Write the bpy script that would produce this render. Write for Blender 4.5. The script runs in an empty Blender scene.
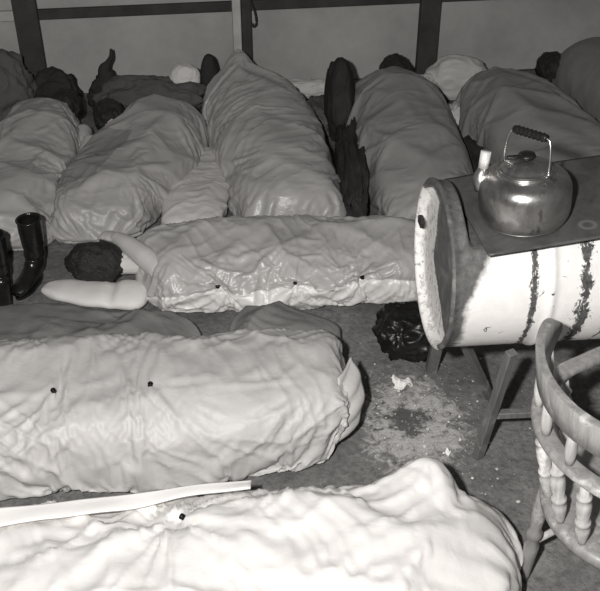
import bpy, bmesh, math, random
import numpy as np
from mathutils import Vector, Matrix, Euler

random.seed(7)
S = bpy.context.scene
COL = S.collection
PI = math.pi
R = math.radians

# ---------------------------------------------------------------- noise
_rng = np.random.RandomState(11)
_perm = np.concatenate([_rng.permutation(256)] * 3)
_grad = _rng.normal(size=(256, 3))
_grad /= np.linalg.norm(_grad, axis=1)[:, None]


def perlin(x, y, z=0.0):
    x, y = np.broadcast_arrays(np.asarray(x, float), np.asarray(y, float))
    z = np.zeros_like(x) + z
    xi, yi, zi = np.floor(x).astype(int), np.floor(y).astype(int), np.floor(z).astype(int)
    xf, yf, zf = x - xi, y - yi, z - zi
    fade = lambda t: t * t * t * (t * (t * 6 - 15) + 10)
    u, v, w = fade(xf), fade(yf), fade(zf)
    out = 0
    for dx in (0, 1):
        for dy in (0, 1):
            for dz in (0, 1):
                h = _perm[(_perm[(_perm[(xi + dx) & 255] + yi + dy) & 255] + zi + dz) & 255]
                g = _grad[h]
                d = g[..., 0] * (xf - dx) + g[..., 1] * (yf - dy) + g[..., 2] * (zf - dz)
                wt = (u if dx else 1 - u) * (v if dy else 1 - v) * (w if dz else 1 - w)
                out = out + d * wt
    return out * 1.6


def ridge(x, y, z, p=1.6):
    n = 1 - np.minimum(1, np.abs(perlin(x, y, z)) * 2.2)
    return n ** p


# ---------------------------------------------------------------- materials
WARM = (1.0, 0.972, 0.945)


def grey(v):
    return (v * WARM[0], v * WARM[1], v * WARM[2], 1)


def new_mat(name):
    m = bpy.data.materials.new(name)
    m.use_nodes = True
    nt = m.node_tree
    return m, nt, nt.nodes['Principled BSDF']


def tex_noise(nt, scale, detail=4, rough=0.6, vec=None, dist=0.0):
    n = nt.nodes.new('ShaderNodeTexNoise')
    n.inputs['Scale'].default_value = scale
    n.inputs['Detail'].default_value = detail
    n.inputs['Roughness'].default_value = rough
    n.inputs['Distortion'].default_value = dist
    if vec is not None:
        nt.links.new(vec, n.inputs['Vector'])
    return n.outputs['Fac']


def ramp(nt, fac, stops):
    r = nt.nodes.new('ShaderNodeValToRGB')
    el = r.color_ramp.elements
    while len(el) < len(stops):
        el.new(0.5)
    for e, (p, c) in zip(el, stops):
        e.position = p
        e.color = grey(c) if not isinstance(c, tuple) else c
    nt.links.new(fac, r.inputs['Fac'])
    return r.outputs['Color']


def math_n(nt, op, a, b=None, c=None):
    n = nt.nodes.new('ShaderNodeMath')
    n.operation = op
    for i, x in enumerate((a, b, c)):
        if x is None:
            continue
        if isinstance(x, (int, float)):
            n.inputs[i].default_value = x
        else:
            nt.links.new(x, n.inputs[i])
    return n.outputs[0]


def mix_col(nt, fac, a, b):
    n = nt.nodes.new('ShaderNodeMix')
    n.data_type = 'RGBA'
    for sock, x in ((n.inputs['Factor'], fac), (n.inputs['A'], a), (n.inputs['B'], b)):
        if isinstance(x, tuple):
            sock.default_value = x
        elif isinstance(x, (int, float)):
            sock.default_value = x if sock.name == 'Factor' else 0
        else:
            nt.links.new(x, sock)
    return n.outputs['Result']


def bump(nt, bsdf, h, strength, dist=0.01, prev=None):
    b = nt.nodes.new('ShaderNodeBump')
    b.inputs['Strength'].default_value = strength
    b.inputs['Distance'].default_value = dist
    nt.links.new(h, b.inputs['Height'])
    if prev is not None:
        nt.links.new(prev, b.inputs['Normal'])
    nt.links.new(b.outputs['Normal'], bsdf.inputs['Normal'])
    return b.outputs['Normal']


def obj_vec(nt):
    return nt.nodes.new('ShaderNodeTexCoord').outputs['Object']


def scaled(nt, vec, sc, rot=(0, 0, 0)):
    mp = nt.nodes.new('ShaderNodeMapping')
    mp.inputs['Scale'].default_value = sc
    mp.inputs['Rotation'].default_value = rot
    nt.links.new(vec, mp.inputs['Vector'])
    return mp.outputs['Vector']


def cloth_mat(name, v, rough=0.55, spec=0.35, var=0.12, crease=0.5, sheen=0.0, weave=0.15):
    m, nt, b = new_mat(name)
    vec = obj_vec(nt)
    f = tex_noise(nt, 3.5, 5, 0.65, vec)
    c = ramp(nt, f, [(0.3, v * (1 - var)), (0.7, v * (1 + var * .6))])
    nt.links.new(c, b.inputs['Base Color'])
    b.inputs['Roughness'].default_value = rough
    b.inputs['Specular IOR Level'].default_value = spec
    b.inputs['Sheen Weight'].default_value = sheen
    n1 = tex_noise(nt, 16, 3, 0.55, scaled(nt, vec, (1, 1, 1.6), (.3, .2, .5)), 0.8)
    r1 = math_n(nt, 'ABSOLUTE', math_n(nt, 'SUBTRACT', n1, 0.5))
    p = bump(nt, b, r1, crease * .5, 0.02)
    n2 = tex_noise(nt, 420, 2, 0.5, vec)
    bump(nt, b, n2, weave, 0.002, p)
    return m


def plain_mat(name, v, rough=0.6, metal=0.0, spec=0.4, var=0.2, nscale=12, bumpk=0.15):
    m, nt, b = new_mat(name)
    vec = obj_vec(nt)
    f = tex_noise(nt, nscale, 5, 0.65, vec)
    c = ramp(nt, f, [(0.3, v * (1 - var)), (0.7, v * (1 + var))])
    nt.links.new(c, b.inputs['Base Color'])
    b.inputs['Roughness'].default_value = rough
    b.inputs['Metallic'].default_value = metal
    b.inputs['Specular IOR Level'].default_value = spec
    if bumpk:
        bump(nt, b, tex_noise(nt, nscale * 4, 4, 0.6, vec), bumpk, 0.01)
    return m


def wood_mat(name, v, v2, axis='Z', rough=0.5):
    m, nt, b = new_mat(name)
    vec = obj_vec(nt)
    sc = {'X': (2, 26, 26), 'Y': (26, 2, 26), 'Z': (26, 26, 2.5)}[axis]
    f = tex_noise(nt, 1.6, 6, 0.7, scaled(nt, vec, sc), 0.6)
    wear = tex_noise(nt, 9, 5, 0.7, vec)
    c = ramp(nt, f, [(0.3, v), (0.72, v2)])
    c2 = mix_col(nt, ramp(nt, wear, [(0.56, (0, 0, 0, 1)), (0.68, (1, 1, 1, 1))]), c, grey(min(.8, v2 * 1.5)))
    nt.links.new(c2, b.inputs['Base Color'])
    b.inputs['Roughness'].default_value = rough
    bump(nt, b, f, 0.25, 0.004)
    return m


# ---------------------------------------------------------------- object helpers
def link_mesh(name, verts, faces, mat=None, parent=None, smooth=True):
    me = bpy.data.meshes.new(name)
    me.from_pydata([tuple(v) for v in verts], [], faces)
    me.update()
    return finish(name, me, mat, parent, smooth)


def finish(name, me, mat=None, parent=None, smooth=True):
    o = bpy.data.objects.new(name, me)
    COL.objects.link(o)
    if mat:
        me.materials.append(mat)
    if smooth:
        me.polygons.foreach_set('use_smooth', [True] * len(me.polygons))
    if parent:
        o.parent = parent
    return o


def from_bm(name, bm, mat=None, parent=None, smooth=True):
    bmesh.ops.recalc_face_normals(bm, faces=bm.faces)
    me = bpy.data.meshes.new(name)
    bm.to_mesh(me)
    bm.free()
    return finish(name, me, mat, parent, smooth)


def tag(o, label, cat, group=None):
    o['label'] = label
    o['category'] = cat
    if group:
        o['group'] = group
    return o


def struct(o):
    o['kind'] = 'structure'
    return o


def thing(name, label, cat, loc=(0, 0, 0), rot=(0, 0, 0), group=None):
    o = bpy.data.objects.new(name, None)
    COL.objects.link(o)
    o.location = loc
    o.rotation_euler = rot
    o.empty_display_size = 0.1
    return tag(o, label, cat, group)


def box_bm(bm, c, size, rot=None, bev=0.0, seg=2):
    g = bmesh.ops.create_cube(bm, size=1.0)
    vs = g['verts']
    for v in vs:
        v.co = Vector((v.co.x * size[0], v.co.y * size[1], v.co.z * size[2]))
    if bev > 0:
        es = list({e for v in vs for e in v.link_edges})
        r = bmesh.ops.bevel(bm, geom=es, offset=bev, segments=seg, affect='EDGES', profile=0.6)
        vs = list({v for f in r['faces'] for v in f.verts} | {v for v in vs if v.is_valid})
    M = Matrix.Translation(c)
    if rot:
        M = M @ Euler(rot).to_matrix().to_4x4()
    bmesh.ops.transform(bm, matrix=M, verts=vs)
    return vs


def lathe(bm, prof, seg=40, M=None, cap=True):
    rings = []
    for r, z in prof:
        rings.append([bm.verts.new((r * math.cos(2 * PI * i / seg), r * math.sin(2 * PI * i / seg), z)) for i in range(seg)])
    for a, b in zip(rings, rings[1:]):
        for i in range(seg):
            bm.faces.new((a[i], a[(i + 1) % seg], b[(i + 1) % seg], b[i]))
    if cap:
        bm.faces.new(rings[0][::-1])
        bm.faces.new(rings[-1])
    if M is not None:
        bmesh.ops.transform(bm, matrix=M, verts=[v for r in rings for v in r])


def catmull(pts, n):
    P = np.array(pts, float)
    P = np.vstack([2 * P[0] - P[1], P, 2 * P[-1] - P[-2]])
    k = len(P) - 3
    out = []
    for t in np.linspace(0, k, n):
        i = min(int(t), k - 1)
        f = t - i
        a, b, c, d = P[i:i + 4]
        out.append(0.5 * (2 * b + (c - a) * f + (2 * a - 5 * b + 4 * c - d) * f * f + (3 * b - a - 3 * c + d) * f ** 3))
    return np.array(out)


def tube(bm, pts, rad, seg=12, up=(0, 0, 1), sect=None, cap=True):
    """sweep a round (or 'sect' list of (a,b)) section along pts; rad a number or a list"""
    pts = [Vector(p) for p in pts]
    rings = []
    upv = Vector(up)
    for i, p in enumerate(pts):
        t = (pts[min(i + 1, len(pts) - 1)] - pts[max(i - 1, 0)]).normalized()
        side = t.cross(upv)
        if side.length < 1e-3:
            side = t.cross(Vector((1, 0, 0)))
        side.normalize()
        u2 = side.cross(t).normalized()
        r = rad[i] if isinstance(rad, (list, tuple, np.ndarray)) else rad
        if sect is None:
            sc = [(r * math.cos(2 * PI * k / seg), r * math.sin(2 * PI * k / seg)) for k in range(seg)]
        else:
            sc = [(a * r, b * r) for a, b in sect]
        rings.append([bm.verts.new(p + side * a + u2 * b) for a, b in sc])
    n = len(rings[0])
    for a, b in zip(rings, rings[1:]):
        for k in range(n):
            bm.faces.new((a[k], a[(k + 1) % n], b[(k + 1) % n], b[k]))
    if cap:
        bm.faces.new(rings[0][::-1])
        bm.faces.new(rings[-1])


def rrect(w, h, r, k=3):
    out = []
    for cx, cy, a0 in ((w / 2 - r, h / 2 - r, 0), (-w / 2 + r, h / 2 - r, 90), (-w / 2 + r, -h / 2 + r, 180), (w / 2 - r, -h / 2 + r, 270)):
        for i in range(k + 1):
            a = R(a0 + 90 * i / k)
            out.append((cx + r * math.cos(a), cy + r * math.sin(a)))
    return out


# ---------------------------------------------------------------- sleeping bags
def bag_shape(st, e0=0.12, e1=0.12, k0=2.4, k1=2.4, n=2.7, zc=0.42, NU=200, NV=132, extra=None):
    """st: rows (x, y, half width, height, base z) along the spine.
    Returns the point grid (NU,NV,3), distance along the spine, section angle, end fade."""
    sp = catmull(st, 400)
    seg = np.linalg.norm(np.diff(sp[:, :2], axis=0), axis=1)
    L = np.concatenate([[0], np.cumsum(seg)])
    T = L[-1]
    ne = max(8, NU // 9)
    ends = 1 - np.cos(np.linspace(0, PI / 2, ne))
    d = np.concatenate([0.0015 + ends[:-1] * e0, np.linspace(e0 + .0015, T - e1 - .0015, NU - 2 * ne + 2), T - 0.0015 - ends[:-1][::-1] * e1])
    C = np.stack([np.interp(d, L, sp[:, i]) for i in range(5)], 1)
    tx = np.gradient(C[:, 0], d)
    ty = np.gradient(C[:, 1], d)
    ln = np.hypot(tx, ty)
    lat = np.stack([-ty / ln, tx / ln], 1)

    def cap(dd, e, k):
        q = np.clip(dd / e, 0, 1)
        return (1 - (1 - q) ** k) ** (1 / k)
    es = cap(d, e0, k0) * cap(T - d, e1, k1)
    a = np.linspace(0, 2 * PI, NV, endpoint=False)
    ca, sa = np.cos(a), np.sin(a)
    px = np.sign(ca) * np.abs(ca) ** (2 / n)
    pz = np.sign(sa) * np.abs(sa) ** (2 / n)
    W = (C[:, 2] * (0.25 + 0.75 * es) * np.minimum(1, es * 6))[:, None] * px[None, :]
    H = C[:, 3][:, None]
    zcen = zc * H
    up = np.where(pz[None, :] > 0, H - zcen, zcen) * pz[None, :] * es[:, None]
    P = np.zeros((len(d), NV, 3))
    P[..., 0] = C[:, 0][:, None] + lat[:, 0][:, None] * W
    P[..., 1] = C[:, 1][:, None] + lat[:, 1][:, None] * W
    P[..., 2] = C[:, 4][:, None] + zcen + up
    if extra is not None:
        P = extra(P, d, a)
    return P, d, a, es


def grid_normals(P):
    gu = np.gradient(P, axis=0)
    gv = np.roll(P, -1, 1) - np.roll(P, 1, 1)
    N = np.cross(gu, gv)
    N /= np.maximum(np.linalg.norm(N, axis=2), 1e-9)[..., None]
    cen = np.mean(P, axis=1, keepdims=True)
    if np.mean(np.sum(N * (P - cen), 2)) < 0:
        N = -N
    return N


def wrinkle(P, d, a, es, wr=(), tufts=(), seams=(), seed=0, base=0.0035):
    N = grid_normals(P)
    mid = P[len(d) // 2]
    gl = np.linalg.norm(np.roll(mid, -1, 0) - mid, axis=1)
    q = np.cumsum(gl)
    q = q - q[0]
    s2 = np.broadcast_to(d[:, None], P.shape[:2])
    q2 = np.broadcast_to(q[None, :], P.shape[:2])
    # keep the wrap-around seam of the noise under the bag
    q2 = np.where(a[None, :] > 1.5 * PI, q2 - (q[-1] + gl[-1]), q2)
    D = np.zeros(P.shape[:2])
    for i, w in enumerate(wr):
        r = R(w.get('rot', 0))
        A = s2 * math.cos(r) + q2 * math.sin(r)
        B = -s2 * math.sin(r) + q2 * math.cos(r)
        wp = w.get('warp', 0.06)
        wa = wp * perlin(s2 * 4, q2 * 4, seed + i * 3.1 + .5)
        wb = wp * perlin(s2 * 4 + 9, q2 * 4, seed + i * 3.1 + 1.7)
        v = ridge((A + wa) * w['fl'], (B + wb) * w['fw'], seed * 7.3 + i * 5.7 + .31, w.get('p', 1.7)) - 0.35
        ms = w.get('mask', 0.0)
        if ms:
            mk = perlin(s2 * ms, q2 * ms, seed + 20 + i * 2.3)
            v = v * np.clip(w.get('mo', .55) + mk * 1.8, 0, 1)
        if 'rng' in w:
            lo, hi = w['rng']
            f = 0.08
            v = v * np.clip((s2 - lo) / f, 0, 1) * np.clip((hi - s2) / f, 0, 1)
        D = D + w['amp'] * v
    D = D + base * perlin(s2 * 11, q2 * 11, seed + 2.2)
    for (qa, dep, wid) in seams:      # a stitched line along the bag at section angle qa
        qq = np.interp(qa, a, q)
        D = D - dep * np.exp(-((q2 - qq) / wid) ** 2)
        pk = ridge(s2 * 15 + 1.2 * perlin(s2 * 6, q2 * 9, seed + 6.6), q2 * 3.5, seed + 8.8, 1.5) - .3
        D = D + dep * 1.1 * pk * np.exp(-np.abs(q2 - qq) / .075)
    for (tp, amp, rad, nf) in tufts:
        rr = np.linalg.norm(P - np.array(tp), axis=2)
        i0 = np.unravel_index(np.argmin(rr), rr.shape)
        ds = s2 - s2[i0]
        dq = q2 - q2[i0]
        r_ = np.hypot(ds, dq)
        th = np.arctan2(dq, ds)
        ph = perlin(np.cos(th) * 2.2, np.sin(th) * 2.2, seed + 4.4) * 5
        fold = (1 - np.abs(np.sin(th * nf / 2 + ph))) ** 1.6 - .35
        D = D + amp * fold * np.exp(-r_ / rad) * (r_ / (r_ + 0.03)) - amp * .4 * np.exp(-(r_ / 0.03) ** 2)
    fade = np.minimum(1, np.maximum(0.15, es * 1.5 - .4))[:, None]
    P = P + N * (D * fade)[..., None]
    P[..., 2] = np.maximum(P[..., 2], 0.004)
    return P


def bag_surface(st, wr=(), tufts=(), seams=(), seed=0, **kw):
    P, d, a, es = bag_shape(st, **kw)
    return wrinkle(P, d, a, es, wr, tufts, seams, seed)


def upsample(P):
    """double the grid with cubic midpoints"""
    nu, nv, _ = P.shape
    E = np.concatenate([2 * P[:1] - P[1:2], P, 2 * P[-1:] - P[-2:-1]], 0)
    m = (-E[:-3] + 9 * E[1:-2] + 9 * E[2:-1] - E[3:]) / 16
    Q = np.empty((2 * nu - 1, nv, 3))
    Q[0::2] = P
    Q[1::2] = m
    m = (-np.roll(Q, 1, 1) + 9 * Q + 9 * np.roll(Q, -1, 1) - np.roll(Q, -2, 1)) / 16
    O = np.empty((2 * nu - 1, 2 * nv, 3))
    O[:, 0::2] = Q
    O[:, 1::2] = m
    return O


def drape(bags, frames):
    """let the cloth of every bag settle over a slightly smaller filling with Blender's cloth solver,
    then freeze it to plain grids; the fillings are removed again"""
    gb = bmesh.new()
    bmesh.ops.create_grid(gb, x_segments=1, y_segments=1, size=9)
    temp = [from_bm('drape_ground', gb)]
    temp[0].location = (0, 3, -.004)
    temp[0].modifiers.new('c', 'COLLISION')
    temp[0].collision.cloth_friction = 30
    work = []
    for b in bags:
        kw = dict(b['shape'])
        P, d, a, es = bag_shape(b['st'], **kw)
        P = wrinkle(P, d, a, es, b.get('start', (dict(amp=.008, fl=1.5, fw=5, rot=48), dict(amp=.004, fl=2, fw=6, rot=-40))), seed=b['seed'])
        N = grid_normals(P)
        pin = np.zeros(P.shape[:2], bool)
        pin |= (np.sin(a) < -.93)[None, :] & (es > .9)[:, None]
        for tp, dep in b.get('pins', ()):
            rr = np.linalg.norm(P - np.array(tp), axis=2)
            k = np.exp(-(rr / .03) ** 2)
            P = P - N * (dep * k)[..., None]
            pin |= rr < .016
            pin[np.unravel_index(np.argmin(rr), rr.shape)] = True
        o = grid_mesh('drape_cloth', P, None)
        vg = o.vertex_groups.new(name='pin')
        vg.add([int(i) for i in np.nonzero(pin.reshape(-1))[0]], 1.0, 'REPLACE')
        dw, dh = b.get('gap', (.03, .028))
        st2 = [(x, y, w - dw, h - dh, z) for x, y, w, h, z in b['st']]
        kw.update(NU=84, NV=64)
        Pi, di, ai, ei = bag_shape(st2, **kw)
        m = b.get('mound', .035)
        Pi = wrinkle(Pi, di, ai, ei, (dict(amp=m, fl=1.5, fw=3, rot=30, p=1), dict(amp=m, fl=2, fw=4, rot=-50, p=1)), seed=b['seed'] + 40)
        inner = grid_mesh('drape_filling', Pi, None)
        inner.modifiers.new('c', 'COLLISION')
        inner.collision.thickness_outer = .004
        inner.collision.cloth_friction = b.get('fric', 8)
        cl = o.modifiers.new('cl', 'CLOTH')
        cs = cl.settings
        cs.quality = 4
        cs.mass = .15
        cs.tension_stiffness = cs.compression_stiffness = 20
        cs.shear_stiffness = 8
        cs.bending_stiffness = b.get('bend', 1.0)
        cs.air_damping = 2
        cs.shrink_min = -b.get('slack', .10)
        cs.vertex_group_mass = 'pin'
        cl.collision_settings.distance_min = .004
        cl.collision_settings.use_self_collision = False
        temp += [o, inner]
        work.append((b, o, P.shape, d, a, es))
    for f in range(1, frames + 1):
        S.frame_set(f)
    dg = bpy.context.evaluated_depsgraph_get()
    for b, o, shp, d, a, es in work:
        me = o.evaluated_get(dg).data
        co = np.zeros(len(me.vertices) * 3)
        me.vertices.foreach_get('co', co)
        P = upsample(co.reshape(-1, 3)[:shp[0] * shp[1]].reshape(shp))
        d2 = np.interp(np.arange(2 * shp[0] - 1) / 2, np.arange(shp[0]), d)
        e2 = np.interp(np.arange(2 * shp[0] - 1) / 2, np.arange(shp[0]), es)
        a2 = np.linspace(0, 2 * PI, 2 * shp[1], endpoint=False)
        b['P'] = wrinkle(P, d2, a2, e2, b.get('wr', ()), b.get('tufts', ()), b.get('seams', ()), b['seed'], base=.002)
    for t in temp:
        me = t.data
        bpy.data.objects.remove(t)
        bpy.data.meshes.remove(me)
    S.frame_set(1)


def grid_mesh(name, P, mat, parent=None):
    nu, nv, _ = P.shape
    V = P.reshape(-1, 3)
    F = []
    for i in range(nu - 1):
        for j in range(nv):
            F.append((i * nv + j, i * nv + (j + 1) % nv, (i + 1) * nv + (j + 1) % nv, (i + 1) * nv + j))
    c0, c1 = len(V), len(V) + 1
    V = np.vstack([V, P[0].mean(0), P[-1].mean(0)])
    for j in range(nv):
        F.append((c0, (j + 1) % nv, j))
        F.append((c1, (nu - 1) * nv + j, (nu - 1) * nv + (j + 1) % nv))
    o = link_mesh(name, V, F, mat, parent)
    bm = bmesh.new()
    bm.from_mesh(o.data)
    bmesh.ops.recalc_face_normals(bm, faces=bm.faces)
    bm.to_mesh(o.data)
    bm.free()
    return o


def surface_at(P, target):
    d = np.linalg.norm(P - np.array(target), axis=2)
    i, j = np.unravel_index(np.argmin(d), d.shape)
    nv = P.shape[1]
    i = min(max(i, 1), P.shape[0] - 2)
    n = np.cross(P[i + 1, j] - P[i - 1, j], P[i, (j + 1) % nv] - P[i, (j - 1) % nv])
    n /= np.linalg.norm(n)
    c = P[i].mean(0)
    if np.dot(n, P[i, j] - c) < 0:
        n = -n
    return Vector(P[i, j]), Vector(n)


def snap(P, target, parent, mat, r=0.011):
    p, n = surface_at(P, target)
    bm = bmesh.new()
    lathe(bm, [(r, -0.010), (r, 0.002), (r * .8, 0.005), (r * .35, 0.0035), (r * .3, 0.001)], 20)
    o = from_bm('snap_fastener', bm, mat, parent)
    o.matrix_local = Matrix.Translation(p + n * .004) @ n.to_track_quat('Z', 'Y').to_matrix().to_4x4()
    return o


def blob(name, c, size, mat, seed=0, amp=0.2, freq=2.2, rot=0.0, flat=0.0, parent=None, sub=5, ridgeamp=0.12, fn=None):
    """a crumpled heap of cloth resting on z = c.z"""
    bm = bmesh.new()
    bmesh.ops.create_icosphere(bm, subdivisions=sub, radius=1.0)
    co = np.array([v.co[:] for v in bm.verts])
    n = perlin(co[:, 0] * freq, co[:, 1] * freq, co[:, 2] * freq + seed * 3.7)
    g = ridge(co[:, 0] * freq * 1.7 + 5, co[:, 1] * freq * 1.7, co[:, 2] * freq * 1.7 + seed * 1.9) - .4
    g2 = ridge(co[:, 0] * freq * 4 + 5, co[:, 1] * freq * 4, co[:, 2] * freq * 4 + seed * 2.9) - .4
    rr = 1 + amp * n + ridgeamp * g + ridgeamp * .4 * g2
    q = co * rr[:, None]
    q[:, :2] = np.sign(q[:, :2]) * np.abs(q[:, :2]) ** 0.85
    q = q * np.array(size)
    if fn is not None:
        q = fn(q)
    zlo = -size[2] * (0.75 - flat)
    q[:, 2] = np.maximum(q[:, 2], zlo) - zlo
    ca, sa = math.cos(rot), math.sin(rot)
    x = q[:, 0] * ca - q[:, 1] * sa
    y = q[:, 0] * sa + q[:, 1] * ca
    q[:, 0], q[:, 1] = x, y
    for v, p in zip(bm.verts, q):
        v.co = Vector(p)
    o = from_bm(name, bm, mat, parent)
    o.location = c
    return o


# ================================================================ MATERIALS
M_white_bag = cloth_mat('white_bag_cloth', 0.69, rough=0.36, spec=0.5, var=0.05, crease=0.25)
M_liner = cloth_mat('white_liner', 0.92, rough=0.6, var=0.03, crease=0.2)
M_pale_bag = cloth_mat('pale_bag_cloth', 0.53, rough=0.5, spec=0.4, var=0.10, crease=0.35)
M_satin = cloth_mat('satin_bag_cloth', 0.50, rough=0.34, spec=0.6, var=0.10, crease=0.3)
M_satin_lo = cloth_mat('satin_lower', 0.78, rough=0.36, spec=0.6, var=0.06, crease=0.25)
M_mid_bag = cloth_mat('mid_bag_cloth', 0.45, rough=0.36, spec=0.55, var=0.12, crease=0.4)
M_drab_bag = cloth_mat('drab_bag_cloth', 0.33, rough=0.5, spec=0.4, var=0.15, crease=0.4)
M_broad_bag = cloth_mat('broad_bag_cloth', 0.29, rough=0.5, spec=0.4, var=0.15, crease=0.4)
M_dark_bag = cloth_mat('dark_bag_cloth', 0.22, rough=0.55, spec=0.35, var=0.15, crease=0.4)
M_left_shade = cloth_mat('left_bag_shade', 0.29, rough=0.5, spec=0.4, var=0.12, crease=0.3)  # shading on the left bag's right side, painted in as darker cloth
M_bundle = plain_mat('black_oilcloth', 0.012, rough=0.38, spec=0.4, var=0.4, nscale=6, bumpk=0.1)
M_left_bag = cloth_mat('left_bag_cloth', 0.42, rough=0.42, spec=0.5, var=0.12, crease=0.4)
M_blanket = cloth_mat('blanket_wool', 0.23, rough=0.9, spec=0.1, var=0.25, crease=0.5, weave=0.5)
M_coat = cloth_mat('coat_dark', 0.05, rough=0.85, spec=0.15, var=0.35, crease=0.7, weave=0.4)
M_greycoat = cloth_mat('coat_grey', 0.13, rough=0.85, spec=0.15, var=0.25, crease=0.6, weave=0.4)
M_sheet = cloth_mat('sheet_pale', 0.66, rough=0.5, spec=0.4, var=0.1, crease=0.4)
M_pillow = cloth_mat('pillow_white', 0.80, rough=0.7, var=0.05, crease=0.3)
M_black = plain_mat('black_leather', 0.012, rough=0.22, spec=0.6, var=0.4, nscale=14, bumpk=0.2)
M_grip = plain_mat('black_grip', 0.012, rough=0.35, var=0.3)
M_snap = plain_mat('snap_metal', 0.02, rough=0.35, metal=0.8)
M_skin = plain_mat('skin', 0.62, rough=0.5, var=0.06, nscale=8, bumpk=0.08)
M_hair = plain_mat('hair_dark', 0.02, rough=0.5, spec=0.5, var=0.5, nscale=30, bumpk=0.8)
M_wire = plain_mat('steel_wire', 0.75, rough=0.3, metal=1.0, bumpk=0)
M_chair = wood_mat('worn_chair_wood', 0.16, 0.34, 'Z', 0.4)
M_spindle = wood_mat('worn_spindle_wood', 0.30, 0.60, 'Z', 0.4)
M_leg = wood_mat('stand_wood', 0.10, 0.20, 'Z', 0.7)
M_darkmetal = plain_mat('dark_iron', 0.03, rough=0.6, metal=0.3, var=0.4)
M_post = plain_mat('post_dark', 0.055, rough=0.8, var=0.3, nscale=6)
M_palepost = plain_mat('post_pale', 0.55, rough=0.6, var=0.15, nscale=6)
M_paper = plain_mat('paper', 0.85, rough=0.8, var=0.05)
M_ash = plain_mat('ash_flakes', 0.62, rough=0.9, var=0.3)


def floor_material():
    m, nt, b = new_mat('trodden_earth')
    vec = obj_vec(nt)
    big = tex_noise(nt, 2.2, 6, 0.7, vec, .5)
    c = ramp(nt, big, [(0.35, 0.14), (0.5, 0.20), (0.68, 0.28)])
    fine = tex_noise(nt, 38, 6, 0.75, vec)
    c = mix_col(nt, ramp(nt, fine, [(0.36, (.7, .7, .7, 1)), (0.56, (0, 0, 0, 1))]), c, grey(0.08))
    # pale ash trodden into the ground in front of the stove
    dv = nt.nodes.new('ShaderNodeVectorMath')
    dv.operation = 'DISTANCE'
    nt.links.new(scaled(nt, vec, (1, .75, 1)), dv.inputs[0])
    dv.inputs[1].default_value = (0.44, 2.62 * .75, 0)
    near = math_n(nt, 'SUBTRACT', 1.0, math_n(nt, 'MULTIPLY', dv.outputs['Value'], 2.6))
    near = math_n(nt, 'MAXIMUM', near, 0.0)
    patch = tex_noise(nt, 17, 6, 0.8, vec, 1.0)
    fac = ramp(nt, math_n(nt, 'ADD', math_n(nt, 'MULTIPLY', near, .42), math_n(nt, 'MULTIPLY', patch, .75)), [(0.56, (0, 0, 0, 1)), (0.68, (1, 1, 1, 1))])
    c = mix_col(nt, fac, c, grey(0.5))
    # dark damp stain with a shape of its own
    dv2 = nt.nodes.new('ShaderNodeVectorMath')
    dv2.operation = 'DISTANCE'
    nt.links.new(vec, dv2.inputs[0])
    dv2.inputs[1].default_value = (0.40, 2.64, 0)
    st = math_n(nt, 'ADD', math_n(nt, 'MULTIPLY', dv2.outputs['Value'], 2.1), math_n(nt, 'MULTIPLY', tex_noise(nt, 13, 5, 0.8, vec), 1.0))
    c = mix_col(nt, ramp(nt, st, [(0.62, (.85, .85, .85, 1)), (0.74, (0, 0, 0, 1))]), c, grey(0.045))
    nt.links.new(c, b.inputs['Base Color'])
    b.inputs['Roughness'].default_value = 0.9
    p = bump(nt, b, tex_noise(nt, 7, 6, 0.7, vec), 0.6, 0.03)
    bump(nt, b, fine, 0.5, 0.008, p)
    return m


def canvas_material():
    m, nt, b = new_mat('tent_canvas')
    vec = obj_vec(nt)
    f = tex_noise(nt, 1.3, 6, 0.7, vec)
    c = ramp(nt, f, [(0.3, 0.38), (0.7, 0.58)])
    nt.links.new(c, b.inputs['Base Color'])
    b.inputs['Roughness'].default_value = 0.8
    b.inputs['Specular IOR Level'].default_value = 0.2
    p = bump(nt, b, tex_noise(nt, 2.2, 3, 0.5, scaled(nt, vec, (1, 1, .7))), 0.4, 0.05)
    bump(nt, b, tex_noise(nt, 260, 2, 0.5, vec), 0.2, 0.003, p)
    return m


M_floor = floor_material()
M_canvas = canvas_material()

# ================================================================ SETTING
def ground():
    nx, ny = 150, 170
    xs = np.linspace(-4.2, 4.8, nx)
    ys = np.linspace(-1.2, 7.4, ny)
    X, Y = np.meshgrid(xs, ys)
    Z = 0.006 * perlin(X * 3, Y * 3, 1.1) + 0.004 * perlin(X * 9, Y * 9, 2.1) - 0.006
    V = np.stack([X, Y, Z], 2).reshape(-1, 3)
    F = [(j * nx + i, j * nx + i + 1, (j + 1) * nx + i + 1, (j + 1) * nx + i) for j in range(ny - 1) for i in range(nx - 1)]
    return struct(link_mesh('floor', V, F, M_floor))


ground()

WA = Vector((-1.953, 5.90, 0))
WDIR = Vector((2.85, 0.43, 0)).normalized()
WN = Vector((WDIR.y, -WDIR.x, 0))          # towards the camera


def wall_pt(s, z, off=0.0):
    return WA + WDIR * s + WN * off + Vector((0, 0, z))


def back_wall():
    ns, nz = 120, 50
    V, F = [], []
    for side in (0, 1):
        for j in range(nz):
            for i in range(ns):
                s = -2.6 + 8.6 * i / (ns - 1)
                z = 2.4 * j / (nz - 1)
                w = 0.02 * float(perlin(s * 1.3, z * 1.5, 3.3)) + 0.006 * float(perlin(s * 5, z * 3, 8.1))
                V.append(wall_pt(s, z, -0.05 + w - side * 0.012))
    for side in (0, 1):
        o = side * ns * nz
        for j in range(nz - 1):
            for i in range(ns - 1):
                q = (o + j * ns + i, o + j * ns + i + 1, o + (j + 1) * ns + i + 1, o + (j + 1) * ns + i)
                F.append(q if side == 0 else q[::-1])
    return struct(link_mesh('wall_back', V, F, M_canvas))


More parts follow.
